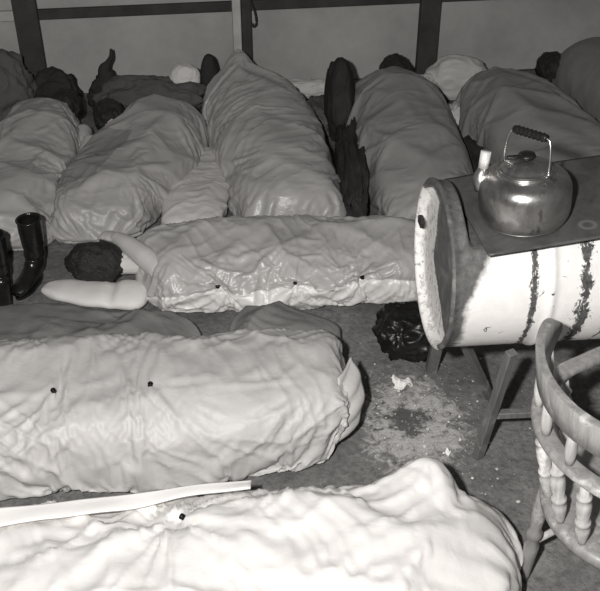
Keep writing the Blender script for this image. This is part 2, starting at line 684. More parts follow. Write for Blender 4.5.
back_wall()
WANG = math.atan2(WDIR.y, WDIR.x)


def wall_bar(name, s0, s1, z0, z1, off, dep, mat):
    bm = bmesh.new()
    c = wall_pt((s0 + s1) / 2, (z0 + z1) / 2, off)
    box_bm(bm, c, (s1 - s0, dep, z1 - z0), (0, 0, WANG), 0.006)
    return struct(from_bm(name, bm, mat, None, False))


def wall_s(x):
    return (x - WA.x) / WDIR.x


wall_bar('trim_1', wall_s(-1.79) - .075, wall_s(-1.79) + .075, 0, 2.4, 0.06, 0.06, M_post)
wall_bar('trim_2', wall_s(-.375) - .03, wall_s(-.375) + .035, 0, 2.4, 0.06, 0.06, M_post)
wall_bar('trim_3', wall_s(-.44) - .028, wall_s(-.44) + .028, 0, 2.4, 0.10, 0.05, M_palepost)
wall_bar('trim_4', wall_s(.89) - .07, wall_s(.89) + .07, 0, 2.4, 0.06, 0.06, M_post)
wall_bar('trim_5', wall_s(-1.72), wall_s(4.0), 0.545, 0.61, 0.01, 0.04, M_post)
wall_bar('trim_6', wall_s(-4.0), wall_s(-1.86), 0.545, 0.61, 0.01, 0.04, M_palepost)

# ================================================================ SLEEPING BAGS
GB = 'sleeping bags laid out on the floor'

fine = [dict(amp=.009, fl=1.6, fw=10, rot=-38, mask=2.2, p=3.2, warp=.03), dict(amp=.009, fl=2.0, fw=13, rot=33, mask=2.6, p=3.2, warp=.03), dict(amp=.006, fl=3, fw=18, rot=70, mask=3, p=3, warp=.03), dict(amp=.006, fl=2.5, fw=16, rot=-62, mask=3, p=3, warp=.03)]
SN1 = ((-.365, 1.83, .34),)
SN2 = ((-.85, 2.40, .35), (-.51, 2.43, .35))
SN3 = ((-.36, 3.31, .17), (-.02, 3.33, .17), (.28, 3.35, .17))


def toes(P, d, a):
    k = np.exp(-((P[..., 0] - .345) / .10) ** 2 - ((P[..., 1] - 2.0) / .10) ** 2)
    P[..., 2] += .11 * k * (P[..., 2] > .15)
    return P


def slant(P, d, a):
    k = np.clip((P[..., 0] + .25) / .40, 0, 1)
    P[..., 0] -= .085 * k * np.clip(1 - P[..., 2] / .30, 0, 1)
    return P


def peak5(P, d, a):
    k = np.exp(-((P[..., 0] + .40) / .09) ** 2 - ((P[..., 1] - 5.60) / .09) ** 2)
    P[..., 2] += .13 * k * (P[..., 2] > .15)
    return P


B1 = dict(st=[(-1.35, 1.63, .34, .32, 0), (-.9, 1.645, .355, .33, 0), (-.4, 1.67, .365, .345, 0), (.0, 1.70, .375, .365, 0), (.26, 1.71, .375, .375, 0), (.43, 1.70, .35, .34, 0), (.62, 1.64, .27, .25, 0)],
          shape=dict(e1=.16, k1=2.2, n=2.6, NU=150, NV=100, extra=toes), seed=1, bend=1.2, slack=.09, mound=.03, pins=[(t, .03) for t in SN1],
          tufts=[(SN1[0], .034, .26, 12)],
          wr=[dict(amp=.020, fl=.8, fw=9, rot=7, mask=1.3, p=2.2, mo=.75), dict(amp=.018, fl=1.1, fw=8, rot=24, mask=1.6, p=2.4), dict(amp=.014, fl=1.6, fw=12, rot=-28, mask=2.2, p=2.2), dict(amp=.007, fl=3, fw=20, rot=65, mask=2.6, p=2)])
B2 = dict(st=[(-1.7, 2.44, .30, .345, 0), (-1.1, 2.49, .31, .35, 0), (-.7, 2.52, .315, .345, 0), (-.3, 2.56, .31, .34, 0), (-.02, 2.60, .30, .33, 0), (.115, 2.625, .28, .325, 0), (.175, 2.63, .275, .31, 0)],
          shape=dict(extra=slant, e1=.10, k1=2.8, n=3.2, zc=.38, NU=150, NV=100), seed=2, bend=.6, slack=.09, mound=.02, gap=(.028, .022), pins=[(t, .012) for t in SN2],
          tufts=[(SN2[0], .006, .10, 9), (SN2[1], .006, .10, 9)], wr=fine)
B3 = dict(st=[(-.72, 3.53, .23, .235, 0), (-.64, 3.55, .26, .265, 0), (-.45, 3.57, .29, .27, 0), (-.2, 3.59, .30, .28, 0), (.1, 3.60, .28, .28, 0), (.4, 3.63, .27, .28, 0), (.60, 3.65, .25, .27, 0)],
          shape=dict(e0=.08, e1=.10, n=2.6, zc=.45, NU=140, NV=100), seed=3, bend=1.8, slack=.10, mound=.025, pins=[(t, .03) for t in SN3],
          seams=[(PI * .94, .009, .014)], tufts=[(SN3[0], .016, .12, 10), (SN3[1], .018, .14, 11), (SN3[2], .016, .12, 10)],
          wr=[dict(amp=0.0063, fl=2.0, fw=11, rot=62, mask=1.6, p=2.2), dict(amp=0.0056, fl=2.4, fw=15, rot=-55, mask=2.4, p=2), dict(amp=0.0035, fl=4, fw=22, rot=20, mask=2.6, p=2),
              dict(amp=0.0084, fl=3, fw=12, rot=-25, p=1.8, rng=(0, .5))])
B5 = dict(st=[(-.02, 3.98, .255, .27, 0), (-.05, 4.15, .28, .32, 0), (-.11, 4.5, .31, .36, 0), (-.19, 4.9, .33, .37, 0), (-.27, 5.25, .33, .38, 0), (-.33, 5.5, .29, .36, 0), (-.37, 5.68, .20, .30, 0)],
          shape=dict(e0=.12, e1=.16, n=2.35, zc=.4, NU=130, NV=90, extra=peak5), seed=5, bend=3.5, slack=.075, mound=.02,
          wr=[dict(amp=0.0072, fl=1.1, fw=11, rot=62, mask=1.4, p=2, mo=.7), dict(amp=0.0050, fl=1.6, fw=16, rot=48, mask=2.0, p=2, mo=.7), dict(amp=0.0028, fl=3, fw=22, rot=75, mask=2.6)])
B6 = dict(st=[(.70, 4.00, .23, .22, 0), (.68, 4.2, .27, .29, 0), (.65, 4.55, .29, .36, 0), (.62, 4.95, .31, .38, 0), (.60, 5.3, .31, .40, 0), (.60, 5.55, .27, .37, 0), (.60, 5.66, .22, .30, 0)],
          shape=dict(e0=.12, e1=.14, n=2.3, zc=.4, NU=120, NV=84), seed=6, bend=4, slack=.08, mound=.02,
          wr=[dict(amp=0.0035, fl=1.6, fw=8, rot=75, mask=1.6, p=2), dict(amp=0.0025, fl=3, fw=16, rot=20, mask=2.6)])
B7 = dict(st=[(1.55, 3.75, .32, .28, 0), (1.48, 4.1, .36, .34, 0), (1.41, 4.5, .38, .40, 0), (1.36, 4.9, .37, .42, 0), (1.32, 5.3, .33, .41, 0), (1.30, 5.52, .28, .36, 0), (1.29, 5.64, .22, .3, 0)],
          shape=dict(e0=.14, e1=.16, n=2.3, zc=.4, NU=120, NV=84), seed=7, bend=4, slack=.10, mound=.03,
          wr=[dict(amp=0.0055, fl=1.0, fw=7, rot=30, mask=1.4, p=2), dict(amp=0.0033, fl=2.2, fw=12, rot=48, mask=2.0, p=2)])
BL = dict(st=[(-1.05, 3.93, .19, .19, 0), (-1.05, 4.05, .23, .25, 0), (-.99, 4.3, .28, .29, 0), (-.92, 4.6, .31, .31, 0), (-.86, 4.9, .29, .34, 0), (-.83, 5.12, .25, .32, 0), (-.82, 5.24, .20, .26, 0)],
          shape=dict(e0=.08, e1=.14, n=2.4, zc=.42, NU=130, NV=90), seed=9, bend=3, slack=.10, mound=.035,
          wr=[dict(amp=0.0054, fl=1.3, fw=8, rot=70, mask=1.4, p=2), dict(amp=0.0042, fl=2, fw=12, rot=30, mask=2.2, p=2), dict(amp=0.0084, fl=2.2, fw=18, rot=0, p=1.6, rng=(-.1, .34))])
BM = dict(st=[(-1.47, 3.86, .20, .20, 0), (-1.48, 4.05, .23, .25, 0), (-1.50, 4.4, .25, .29, 0), (-1.53, 4.8, .25, .32, 0), (-1.55, 5.1, .22, .31, 0), (-1.57, 5.22, .17, .25, 0)],
          shape=dict(e0=.1, e1=.14, n=2.4, zc=.42, NU=110, NV=80), seed=10, bend=2.5, slack=.12, mound=.035,
          wr=[dict(amp=0.0050, fl=1.3, fw=8, rot=80, mask=1.2, p=2), dict(amp=0.0039, fl=2, fw=12, rot=60, mask=2.2, p=2)])
drape([B1, B2, B3, B5, B6, B7, BL, BM], 30)

# --- bag 1: brightest, nearest
P1 = B1['P']
b1 = thing('sleeping_bag', 'brilliant white satin sleeping bag nearest the camera, beside the wooden chair', 'sleeping bag', (0, 0, 0), group=GB)
grid_mesh('bag_shell', P1, M_white_bag, b1)
for t in SN1:
    snap(P1, t, b1, M_snap, .009)


def liner_strip():
    """edge of a white sheet showing along the back of bag 1"""
    nu, nv = 90, 14
    V = []
    for i in range(nu):
        t = i / (nu - 1)
        x = -1.25 + 1.10 * t
        yb = 1.835 + .135 * t
        for j in range(nv):
            u = j / (nv - 1)
            y = yb + .012 - (.10 - .06 * t) * (1 - u) + .006 * math.sin(x * 14) * (1 - u)
            p, n = surface_at(P1, (x + .04 * u * (t > .98), y, .36))
            V.append((x, y, p.z + .006))
    V = np.array(V).reshape(nu, nv, 3)
    Z = V[..., 2]
    for _ in range(40):
        Zp = np.pad(Z, 1, mode='edge')
        Z = np.maximum(Z * .6, .25 * (Zp[:-2, 1:-1] + Zp[2:, 1:-1] + Zp[1:-1, :-2] + Zp[1:-1, 2:]))
    V[..., 2] = Z
    V = V.reshape(-1, 3)
    F = [(i * nv + j, (i + 1) * nv + j, (i + 1) * nv + j + 1, i * nv + j + 1) for i in range(nu - 1) for j in range(nv - 1)]
    o = link_mesh('liner', V, F, M_liner, b1)
    md = o.modifiers.new('thick', 'SOLIDIFY')
    md.thickness = 0.008
    md.offset = 1
    return o


liner_strip()

# --- bag 2
P2 = B2['P']
b2 = thing('sleeping_bag', 'pale boxy sleeping bag with two snaps, second from the camera', 'sleeping bag', group=GB)
grid_mesh('bag_shell', P2, M_pale_bag, b2)
for t in SN2:
    snap(P2, t, b2, M_snap, .009)


def foot_flap():
    """loose end flap of bag 2, hanging open like a shallow scoop"""
    bm = bmesh.new()
    nu, nv = 28, 14
    A = catmull([(.13, 2.49, .315), (.125, 2.44, .24), (.105, 2.41, .14), (.055, 2.39, .035)], nu)
    B = catmull([(.185, 2.60, .325), (.225, 2.53, .25), (.205, 2.46, .14), (.085, 2.41, .03)], nu)
    g = []
    for i in range(nu):
        row = []
        for j in range(nv):
            s = j / (nv - 1)
            q = A[i] * (1 - s) + B[i] * s
            bul = math.sin(PI * s) * math.sin(PI * i / (nu - 1))
            row.append(bm.verts.new(Vector(q) + Vector((.012, -.020, .0)) * bul + Vector((.004, -.004, 0)) * math.sin(i * .9 + s * 4)))
        g.append(row)
    for i in range(nu - 1):
        for j in range(nv - 1):
            bm.faces.new((g[i][j], g[i + 1][j], g[i + 1][j + 1], g[i][j + 1]))
    o = from_bm('end_flap', bm, M_pale_bag, b2)
    md = o.modifiers.new('thick', 'SOLIDIFY')
    md.thickness = 0.008
    return o


foot_flap()

# --- bag 3: satin bag with the arm out; paler cloth below its side seam
P3 = B3['P']
b3 = thing('sleeping_bag', 'shiny satin sleeping bag lying crosswise, bare arm reaching out of its open end', 'sleeping bag', group=GB)
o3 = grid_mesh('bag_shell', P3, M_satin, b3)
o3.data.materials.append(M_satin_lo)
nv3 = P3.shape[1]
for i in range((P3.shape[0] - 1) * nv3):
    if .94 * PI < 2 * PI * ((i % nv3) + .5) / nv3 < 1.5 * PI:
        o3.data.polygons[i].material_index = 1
for t in SN3:
    snap(P3, t, b3, M_snap, .009)

tag(grid_mesh('sleeping_bag', B5['P'], M_mid_bag), 'grey sleeping bag in the centre pointing at the pale tent pole', 'sleeping bag', GB)
tag(grid_mesh('sleeping_bag', B6['P'], M_drab_bag), 'drab plump sleeping bag left of the kettle, dark hair above its end', 'sleeping bag', GB)
tag(grid_mesh('sleeping_bag', B7['P'], M_broad_bag), 'broad dull grey sleeping bag rising behind the kettle', 'sleeping bag', GB)
P8 = bag_surface([(2.38, 4.2, .28, .30, 0), (2.27, 4.6, .30, .38, 0), (2.15, 5.0, .31, .44, 0), (2.02, 5.45, .31, .49, 0), (1.93, 5.75, .28, .48, 0), (1.88, 5.95, .22, .40, 0)],
                 e0=.14, e1=.18, n=2.2, zc=.4, NU=180, NV=120, wr=B7['wr'], seed=8)
tag(grid_mesh('sleeping_bag', P8, M_dark_bag), 'dark sleeping bag at the upper right edge against the tent wall', 'sleeping bag', GB)
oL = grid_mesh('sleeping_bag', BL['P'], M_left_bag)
oL.data.materials.append(M_left_shade)
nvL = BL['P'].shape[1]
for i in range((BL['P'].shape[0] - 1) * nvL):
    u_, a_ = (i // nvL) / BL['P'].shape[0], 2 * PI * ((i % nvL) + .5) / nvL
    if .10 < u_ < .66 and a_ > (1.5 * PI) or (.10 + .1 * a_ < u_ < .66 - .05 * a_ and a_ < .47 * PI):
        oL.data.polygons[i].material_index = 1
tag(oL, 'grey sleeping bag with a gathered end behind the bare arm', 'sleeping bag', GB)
tag(grid_mesh('sleeping_bag', BM['P'], M_left_bag), 'slim grey sleeping bag lying behind the upright black boot', 'sleeping bag', GB)
PN = bag_surface([(-2.02, 3.85, .22, .22, 0), (-2.05, 4.2, .25, .28, 0), (-2.08, 4.6, .25, .30, 0), (-2.1, 5.0, .23, .30, 0), (-2.1, 5.25, .18, .26, 0)],
                 e0=.1, e1=.14, n=2.4, zc=.42, NU=160, NV=110, wr=BM['wr'], seed=12)
tag(grid_mesh('sleeping_bag', PN, M_left_bag), 'sleeping bag cut off by the left edge of the photo', 'sleeping bag', GB)

# --- pale bedding showing between the left bag and the centre bag
wS = [dict(amp=.010, fl=1.5, fw=7, rot=75, mask=1.5, p=1.8), dict(amp=.007, fl=2, fw=12, rot=20, mask=2.2, p=1.5)]
PS = bag_surface([(-.56, 3.99, .14, .12, 0), (-.56, 4.2, .17, .14, 0), (-.56, 4.5, .18, .13, 0), (-.58, 4.9, .16, .12, 0)], e0=.06, e1=.06, n=3, zc=.5, NU=140, NV=90, wr=wS,
                 seams=[(PI / 2, .008, .015)], seed=14)
tag(grid_mesh('bedroll', PS, M_sheet), 'pale creased bedroll wedged between the gathered bag and the centre bag', 'bedroll')

# --- blankets between bag 2 and bag 3
wB = [dict(amp=.035, fl=1.5, fw=4, rot=60, p=1.3), dict(amp=.02, fl=2, fw=8, rot=-40, mask=2, p=1.4), dict(amp=.01, fl=4, fw=14, rot=20, mask=2)]
PB = bag_surface([(-1.75, 3.18, .22, .08, 0), (-1.2, 3.14, .21, .09, 0), (-.85, 3.09, .19, .10, 0), (-.6, 3.06, .16, .11, 0), (-.42, 3.05, .11, .08, 0)], e0=.1, e1=.1, n=2.3, NU=170, NV=100, wr=wB, seed=15)
tag(grid_mesh('blanket', PB, M_blanket), 'dark wool blanket crumpled in front of the white pillow', 'blanket')
PC = bag_surface([(-.30, 3.08, .11, .10, 0), (-.18, 3.10, .14, .14, 0), (.0, 3.09, .14, .13, 0), (.17, 3.06, .10, .08, 0)], e0=.08, e1=.1, n=2.2, NU=120, NV=90, wr=wB, seed=17)
tag(grid_mesh('jacket', PC, M_blanket), 'dark jacket heaped against the front of the shiny bag', 'jacket')

# --- white pillow under the sleeper's head
PP = bag_surface([(-1.20, 3.50, .05, .06, 0), (-1.08, 3.47, .085, .08, 0), (-.95, 3.435, .10, .09, 0), (-.82, 3.42, .105, .10, 0), (-.69, 3.40, .11, .10, 0)],
                 e0=.08, e1=.08, n=2.2, zc=.5, NU=130, NV=90, seed=19, wr=[dict(amp=.005, fl=2, fw=7, rot=20, p=1.6, mask=2), dict(amp=.02, fl=.01, fw=.01, rot=0)],
                 extra=lambda P, d, a: np.concatenate([P[..., :2], (P[..., 2] * (1 - .16 * np.exp(-((P[..., 0] + .86) / .025) ** 2)))[..., None]], 2))
tag(grid_mesh('pillow', PP, M_pillow), 'long white pillow lying in front of the sleeper\'s dark hair', 'pillow')


# ================================================================ PEOPLE
def limb(bm, pts, rads, flat=None, n=None):
    """closed tapered limb along pts, rounded at both ends"""
    m = n or max(10, 6 * len(pts))
    P = catmull([tuple(p) for p in pts], m)
    r = np.interp(np.linspace(0, 1, m), np.linspace(0, 1, len(rads)), rads)
    d0, d1 = P[0] - P[1], P[-1] - P[-2]
    d0 = d0 / np.linalg.norm(d0)
    d1 = d1 / np.linalg.norm(d1)
    c = [.35, .7, .95]
    pre = [(P[0] + d0 * r[0] * math.sqrt(1 - k * k), r[0] * k) for k in c]
    post = [(P[-1] + d1 * r[-1] * math.sqrt(1 - k * k), r[-1] * k) for k in c[::-1]]
    Q = [p for p, _ in pre] + list(P) + [p for p, _ in post]
    rr = [k for _, k in pre] + list(r) + [k for _, k in post]
    sect = None
    if flat:
        sect = [(math.cos(2 * PI * k / 16) * flat[0], math.sin(2 * PI * k / 16) * flat[1]) for k in range(16)]
    tube(bm, Q, rr, 14, sect=sect)


def add_head(bm, M):
    """a head with brow, nose, mouth, chin and ears; local +Z crown, -Y face"""
    g = bmesh.ops.create_icosphere(bm, subdivisions=4, radius=1.0)
    for v in g['verts']:
        x, y, z = v.co
        w = .076 - .02 * max(0, -z) ** 1.5
        px, py, pz = x * w, y * .098, z * .122
        if y < 0:
            py += .012 * max(0, z) * 0
            py -= .020 * math.exp(-((x / .16) ** 2 + ((z + .08) / .20) ** 2))      # nose
            py += .014 * (math.exp(-(((abs(x) - .42) / .2) ** 2 + ((z - .06) / .14) ** 2)))  # eye sockets
            py -= .006 * math.exp(-((x / .3) ** 2 + ((z + .5) / .09) ** 2))        # lips
            py += .004 * math.exp(-((x / .3) ** 2 + ((z + .5) / .03) ** 2))
            py -= .010 * math.exp(-((x / .35) ** 2 + ((z + .85) / .2) ** 2))       # chin
        e = math.exp(-(((abs(x) - 1) / .12) ** 2 + ((y - .05) / .22) ** 2 + ((z + .05) / .25) ** 2))
        px += math.copysign(.018 * e, x)                                           # ears
        v.co = Vector((px, py, pz))
    bmesh.ops.transform(bm, matrix=M, verts=g['verts'])


def hair_mesh(parent, M, seed, long=0.0):
    bm = bmesh.new()
    g = bmesh.ops.create_icosphere(bm, subdivisions=5, radius=1.0)
    rm = []
    for v in g['verts']:
        x, y, z = v.co
        if (y < -.58 and z < .55) or (z < -.6 and y < -.1) or z < -.93:
            rm.append(v)
            continue
        n = float(perlin(x * 2.5, y * 2.5, z * 2.5 + seed)) + .6 * float(ridge(x * 9, y * 3, z * 3 + seed)) - .2
        k = 1.13 + .12 * n
        v.co = Vector((x * .086 * k, y * .100 * k + .004, z * .124 * k))
    bmesh.ops.delete(bm, geom=rm, context='VERTS')
    bmesh.ops.transform(bm, matrix=M, verts=bm.verts)
    o = from_bm('hair', bm, M_hair, parent)
    md = o.modifiers.new('thick', 'SOLIDIFY')
    md.thickness = 0.012
    md.offset = -1
    return o


def sleeper(name, label, head, direction, face, legdir=None, group='sleepers whose hair shows above their bags', arm=None, seed=1, zb=.13):
    """a person lying down with drawn-up legs: head at 'head', body running along 'direction' inside a bag"""
    d = Vector(direction).normalized()
    ld = Vector(legdir or direction).normalized()
    side = Vector((-d.y, d.x, 0))
    ls = Vector((-ld.y, ld.x, 0))
    h = Vector(head)
    f = Vector(face).normalized()
    zc = -d
    yy = (-f - zc * (-f).dot(zc)).normalized()
    xx = yy.cross(zc)
    M = Matrix(((xx.x, yy.x, zc.x, h.x), (xx.y, yy.y, zc.y, h.y), (xx.z, yy.z, zc.z, h.z), (0, 0, 0, 1)))
    h0 = Vector((h.x, h.y, 0))
    p = lambda a, s, z: h0 + d * a + side * s + Vector((0, 0, z))
    bm = bmesh.new()
    limb(bm, [p(.02, 0, h.z), p(.14, 0, h.z * .7 + zb * .3), p(.20, 0, zb), p(.28, 0, zb)], [.052, .050, .056, .06])
    sh = .27 if arm else .21
    limb(bm, [p(sh, 0, zb), p(.38, 0, zb), p(.50, 0, zb), p(.62, 0, zb)], [.08 if arm else .105, .105, .092, .10], flat=(1.45, .92))
    hip = p(.64, 0, zb)
    for s in (1, -1):
        limb(bm, [hip + ls * s * .07, hip + ld * .20 + ls * (s * .07 + .05), hip + ld * .34 + ls * (s * .06 + .06) + Vector((0, 0, -.015))], [.082, .070, .056])
        limb(bm, [hip + ld * .34 + ls * (s * .06 + .06) + Vector((0, 0, -.015)), hip + ld * .44 + ls * (s * .05 - .05) + Vector((0, 0, -.04)), hip + ld * .50 + ls * (s * .05 - .13) + Vector((0, 0, -.06))], [.054, .050, .036])
        if not (arm and s == arm['side']):
            limb(bm, [p(.20, s * .155, zb), p(.34, s * .185, zb), p(.46, s * .17, zb - .01), p(.62, s * .10, zb + .05)], [.056, .048, .042, .032])
    if arm:
        limb(bm, arm['upper'], [.060, .050, .046])
        limb(bm, arm['fore'], [.050, .053, .044, .033])
        limb(bm, arm['palm'], [.031, .038, .036], flat=(1.05, .5))
        for fg in arm['fingers']:
            limb(bm, fg, [.0100, .0095, .0085, .0075][:len(fg)], n=12)
    add_head(bm, M)
    # fuse into one continuous surface
    o = from_bm(name, bm, M_skin)
    rm = o.modifiers.new('fuse', 'REMESH')
    rm.mode = 'VOXEL'
    rm.voxel_size = 0.005 if arm else .007
    rm.use_smooth_shade = True
    sm = o.modifiers.new('soft', 'SMOOTH')
    sm.iterations = 4
    sm.factor = .5
    dg = bpy.context.evaluated_depsgraph_get()
    m2 = bpy.data.meshes.new_from_object(o.evaluated_get(dg))
    o.modifiers.clear()
    old = o.data
    o.data = m2
    bpy.data.meshes.remove(old)
    tag(o, label, 'person', group)
    hair_mesh(o, M, seed)
    return o


# the sleeper with the bare arm over the head
el_ = Vector((-.635, 3.425, .180))
wr_ = Vector((-.860, 3.675, .195))
ax = Vector((-.72, .66, -.16)).normalized()
sd = Vector((-ax.y, ax.x, 0)).normalized()
dn = Vector((0, 0, -1))
pal = wr_ + ax * .085
fing = []
for o_, L_ in ((-.031, .072), (-.010, .082), (.011, .077), (.031, .060)):
    b_ = pal + sd * o_ + ax * -.012
    fing.append([b_, b_ + ax * L_ * .50 + dn * .006, b_ + ax * L_ * .82 + dn * .022, b_ + ax * L_ * .98 + dn * .044])
fing.append([wr_ + ax * .015 + sd * -.030, wr_ + ax * .050 + sd * -.054 + dn * .010, wr_ + ax * .082 + sd * -.058 + dn * .022])
arm = dict(side=-1, upper=[Vector((-.585, 3.64, .14)), Vector((-.60, 3.52, .165)), el_], fore=[el_, el_.lerp(wr_, .3) + Vector((0, 0, .012)), el_.lerp(wr_, .7) + Vector((0, 0, .012)), wr_],
           palm=[wr_, wr_ + ax * .045, pal], fingers=fing)
sleeper('person', 'dark-haired sleeper with a bare arm stretched out of the shiny crosswise bag', (-.945, 3.565, .122), (1, 0, 0), (0.1, .35, -.9), arm=arm, seed=2, group=None)

GS = None
sleeper('person', 'sleeper with dark hair at the end of the drab bag left of the kettle', (.62, 5.67, .275), (.02, -1, 0), (0, -.1, -1), seed=4, group=GS)
sleeper('person', 'dark-haired sleeper at the top of the slim bag, beside the heaped black coat', (-1.44, 5.25, .20), (-.09, -1, 0), (.2, 0, -1), seed=6, group=GS)
sleeper('person', 'dark-haired sleeper left of the top of the gathered bag, below the twisted scarf', (-1.15, 5.12, .19), (.30, -.95, 0), (.2, 0, -1), legdir=(-.05, -1, 0), seed=8, group=GS)
sleeper('person', 'sleeper whose dark hair shows beside the upper right dark bag', (1.68, 5.79, .25), (.42, -.9, 0), (0.2, 0, -1), legdir=(.2, -1, 0), seed=10, group=GS)

# ================================================================ CLUTTER AT THE WALL
tag(blob('coat', (-1.95, 5.52, 0), (.26, .16, .26), M_greycoat, 21, .18, 1.6), 'grey coat slumped against the tent wall at the far left', 'coat')
tag(blob('coat', (-1.62, 5.66, 0), (.16, .12, .16), M_coat, 22, .25, 2.0), 'black coat heaped at the foot of the left dark post', 'coat')


sc = thing('scarf', 'dark scarf bunched up with a twisted end standing against the wall', 'scarf', (-1.27, 5.70, 0))
blob('bunched_cloth', (0, 0, 0), (.13, .1, .14), M_coat, 23, .15, 1.6, parent=sc)
bm = bmesh.new()
tube(bm, catmull([(-.01, 0, .17), (.0, 0, .24), (-.005, 0, .29), (.02, 0, .33), (.045, 0, .37), (.05, .01, .42)], 30), list(np.interp(np.linspace(0, 1, 30), [0, .3, .6, 1], [.075, .052, .020, .009])), 14, up=(0, 1, 0))
from_bm('twisted_end', bm, M_coat, sc)
tag(blob('coat', (-.98, 5.62, 0), (.34, .15, .15), M_greycoat, 24, .25, 1.8), 'long dark coat rolled along the wall behind the gathered bag', 'coat')
tag(blob('pillow', (-.755, 5.70, .17), (.10, .08, .09), M_pillow, 25, .12, 1.2, ridgeamp=.05), 'small white pillow on the dark rolled coat', 'pillow')
tag(blob('bundle', (-.60, 5.76, 0), (.065, .08, .21), M_coat, 26, .06, 1.0, ridgeamp=.04), 'upright black bundle beside the small white pillow', 'bundle')
tag(blob('towel', (.04, 5.95, 0), (.22, .07, .07), M_sheet, 27, .2, 2.0), 'pale towel lying along the foot of the wall', 'towel')
tag(blob('shirt', (.12, 5.40, 0), (.11, .18, .11), M_greycoat, 28, .2, 2.0), 'grey shirt folded beside the head end of the centre bag', 'shirt')
tag(blob('coat', (.25, 5.35, 0), (.10, .22, .27), M_coat, 29, .12, 1.4, ridgeamp=.06), 'black coat standing up between the centre bag and the drab bag', 'coat')
tag(blob('coat', (.29, 4.60, 0), (.085, .60, .13), M_coat, 30, .3, 2.4), 'black coat stuffed low into the gap beside the centre bag', 'coat')
tag(blob('pillow', (1.08, 5.98, 0), (.22, .13, .16), M_sheet, 31, .15, 1.2, ridgeamp=.07), 'pale grey pillow right of the right dark post', 'pillow')
tag(blob('cloth', (.86, 5.90, 0), (.08, .1, .10), M_sheet, 32, .2, 2.0), 'small pale cloth at the foot of the right dark post', 'cloth')
tag(blob('shoe', (.93, 5.66, 0), (.05, .09, .07), M_coat, 33, .15, 1.5), 'small black shoe in front of the pale pillow', 'shoe')
tag(blob('pouch', (.98, 5.30, .0), (.085, .14, .12), M_sheet, 34, .12, 1.3), 'pale pouch lying between the drab bag and the broad bag', 'pouch')
tag(blob('coat', (1.02, 4.72, 0), (.13, .40, .10), M_coat, 35, .3, 2.2), 'dark coat in the gap below the pale pouch', 'coat')
tag(blob('bundle', (.46, 3.06, 0), (.13, .12, .12), M_bundle, 36, .3, 1.3, ridgeamp=.2), 'crumpled glossy black bundle on the floor by the rear stove leg', 'bundle')


bm = bmesh.new()
pc = [wall_pt(wall_s(x), z, .15) for x, z in ((-.40, 1.1), (-.385, .80), (-.35, .66), (-.325, .58), (-.315, .50), (-.335, .475), (-.345, .50))]
tube(bm, catmull([tuple(p) for p in pc], 40), .006, 8)
tag(from_bm('cord', bm, M_coat), 'short dark cord hooked beside the pale tent pole', 'cord')


# ================================================================ BOOTS
def boot(label, loc, rz, lean=0.0):
    t = thing('boot', label, 'boot', loc, (lean, 0, rz), 'black boots by the sleeping bags')
    t.scale = (.92, .92, .92)
    bm = bmesh.new()
    # leg and foot as one lofted upper; toe points to -Y
    secs = []
    for i in range(30):
        s = i / 29
        ang = R(90) * min(1, max(0, (s - .50) / .28))
        secs.append((s, ang))
    pts, wid, hei = [], [], []
    prof = [(0, .03, .345, .058, .062), (0, .03, .30, .060, .064), (0, .03, .22, .056, .060), (0, .025, .15, .050, .056), (0, .01, .095, .046, .060), (0, -.05, .062, .044, .046), (0, -.12, .050, .046, .034), (0, -.17, .044, .044, .027), (0, -.20, .036, .028, .018)]
    dirs = [(0, 0, -1), (0, 0, -1), (0, 0, -1), (0, -.05, -1), (0, -.55, -.8), (0, -1, -.45), (0, -1, -.15), (0, -1, -.15), (0, -1, -.2)]
    pr = catmull([p for p in prof], 44)
    dr = catmull(dirs, 44)
    rings = []
    for (x, y, z, a, b), dv in zip(pr, dr):
        dv = Vector(dv).normalized()
        u = Vector((1, 0, 0))
        w = u.cross(dv).normalized()
        wr = 1 + .05 * math.sin(z * 95) * (z < .2) * (z > .08)
        rings.append([bm.verts.new(Vector((x, y, z)) + u * (a * wr * math.cos(2 * PI * k / 28)) + w * (b * wr * math.sin(2 * PI * k / 28))) for k in range(28)])
    for A, B in zip(rings, rings[1:]):
        for k in range(28):
            bm.faces.new((A[k], A[(k + 1) % 28], B[(k + 1) % 28], B[k]))
    bm.faces.new(rings[-1])
    for v in bm.verts:
        v.co.z = max(v.co.z, .012)
    up = from_bm('upper', bm, M_black, t)
    md = up.modifiers.new('thick', 'SOLIDIFY')
    md.thickness = .005
    bm = bmesh.new()
    out = [(.042 * math.cos(a) * (1 + .1 * (math.sin(a) < 0)), (.125 * math.sin(a) - .075)) for a in [2 * PI * k / 32 for k in range(32)]]
    for z0, z1 in ((0, .014),):
        lo = [bm.verts.new((x, y, z0)) for x, y in out]
        hi = [bm.verts.new((x, y, z1)) for x, y in out]
        bm.faces.new(lo[::-1])
        bm.faces.new(hi)
        for k in range(32):
            bm.faces.new((lo[k], lo[(k + 1) % 32], hi[(k + 1) % 32], hi[k]))
    from_bm('sole', bm, M_black, t, False)
    bm = bmesh.new()
    tube(bm, [(.0605 * math.cos(a), .03 + .0645 * math.sin(a), .343) for a in [2 * PI * k / 36 for k in range(37)]], .005, 8, cap=False)
    from_bm('cuff', bm, M_black, t)
    return t


boot('tall black boot standing upright in front of the slim bag', (-1.262, 3.62, 0), R(-14))
boot('black boot at the left edge of the photo, mostly cut off', (-1.375, 3.47, 0), R(14))


# ================================================================ STOVE
DR, DL = 0.274, 0.90
DYAW = R(5)
DC = Vector((0.441, 2.505, 0.785))          # centre of the near end
HCUT = 0.180                               # height of the flattened top over the axis
PT = math.tan(R(5))                        # the cooking top rises to the right


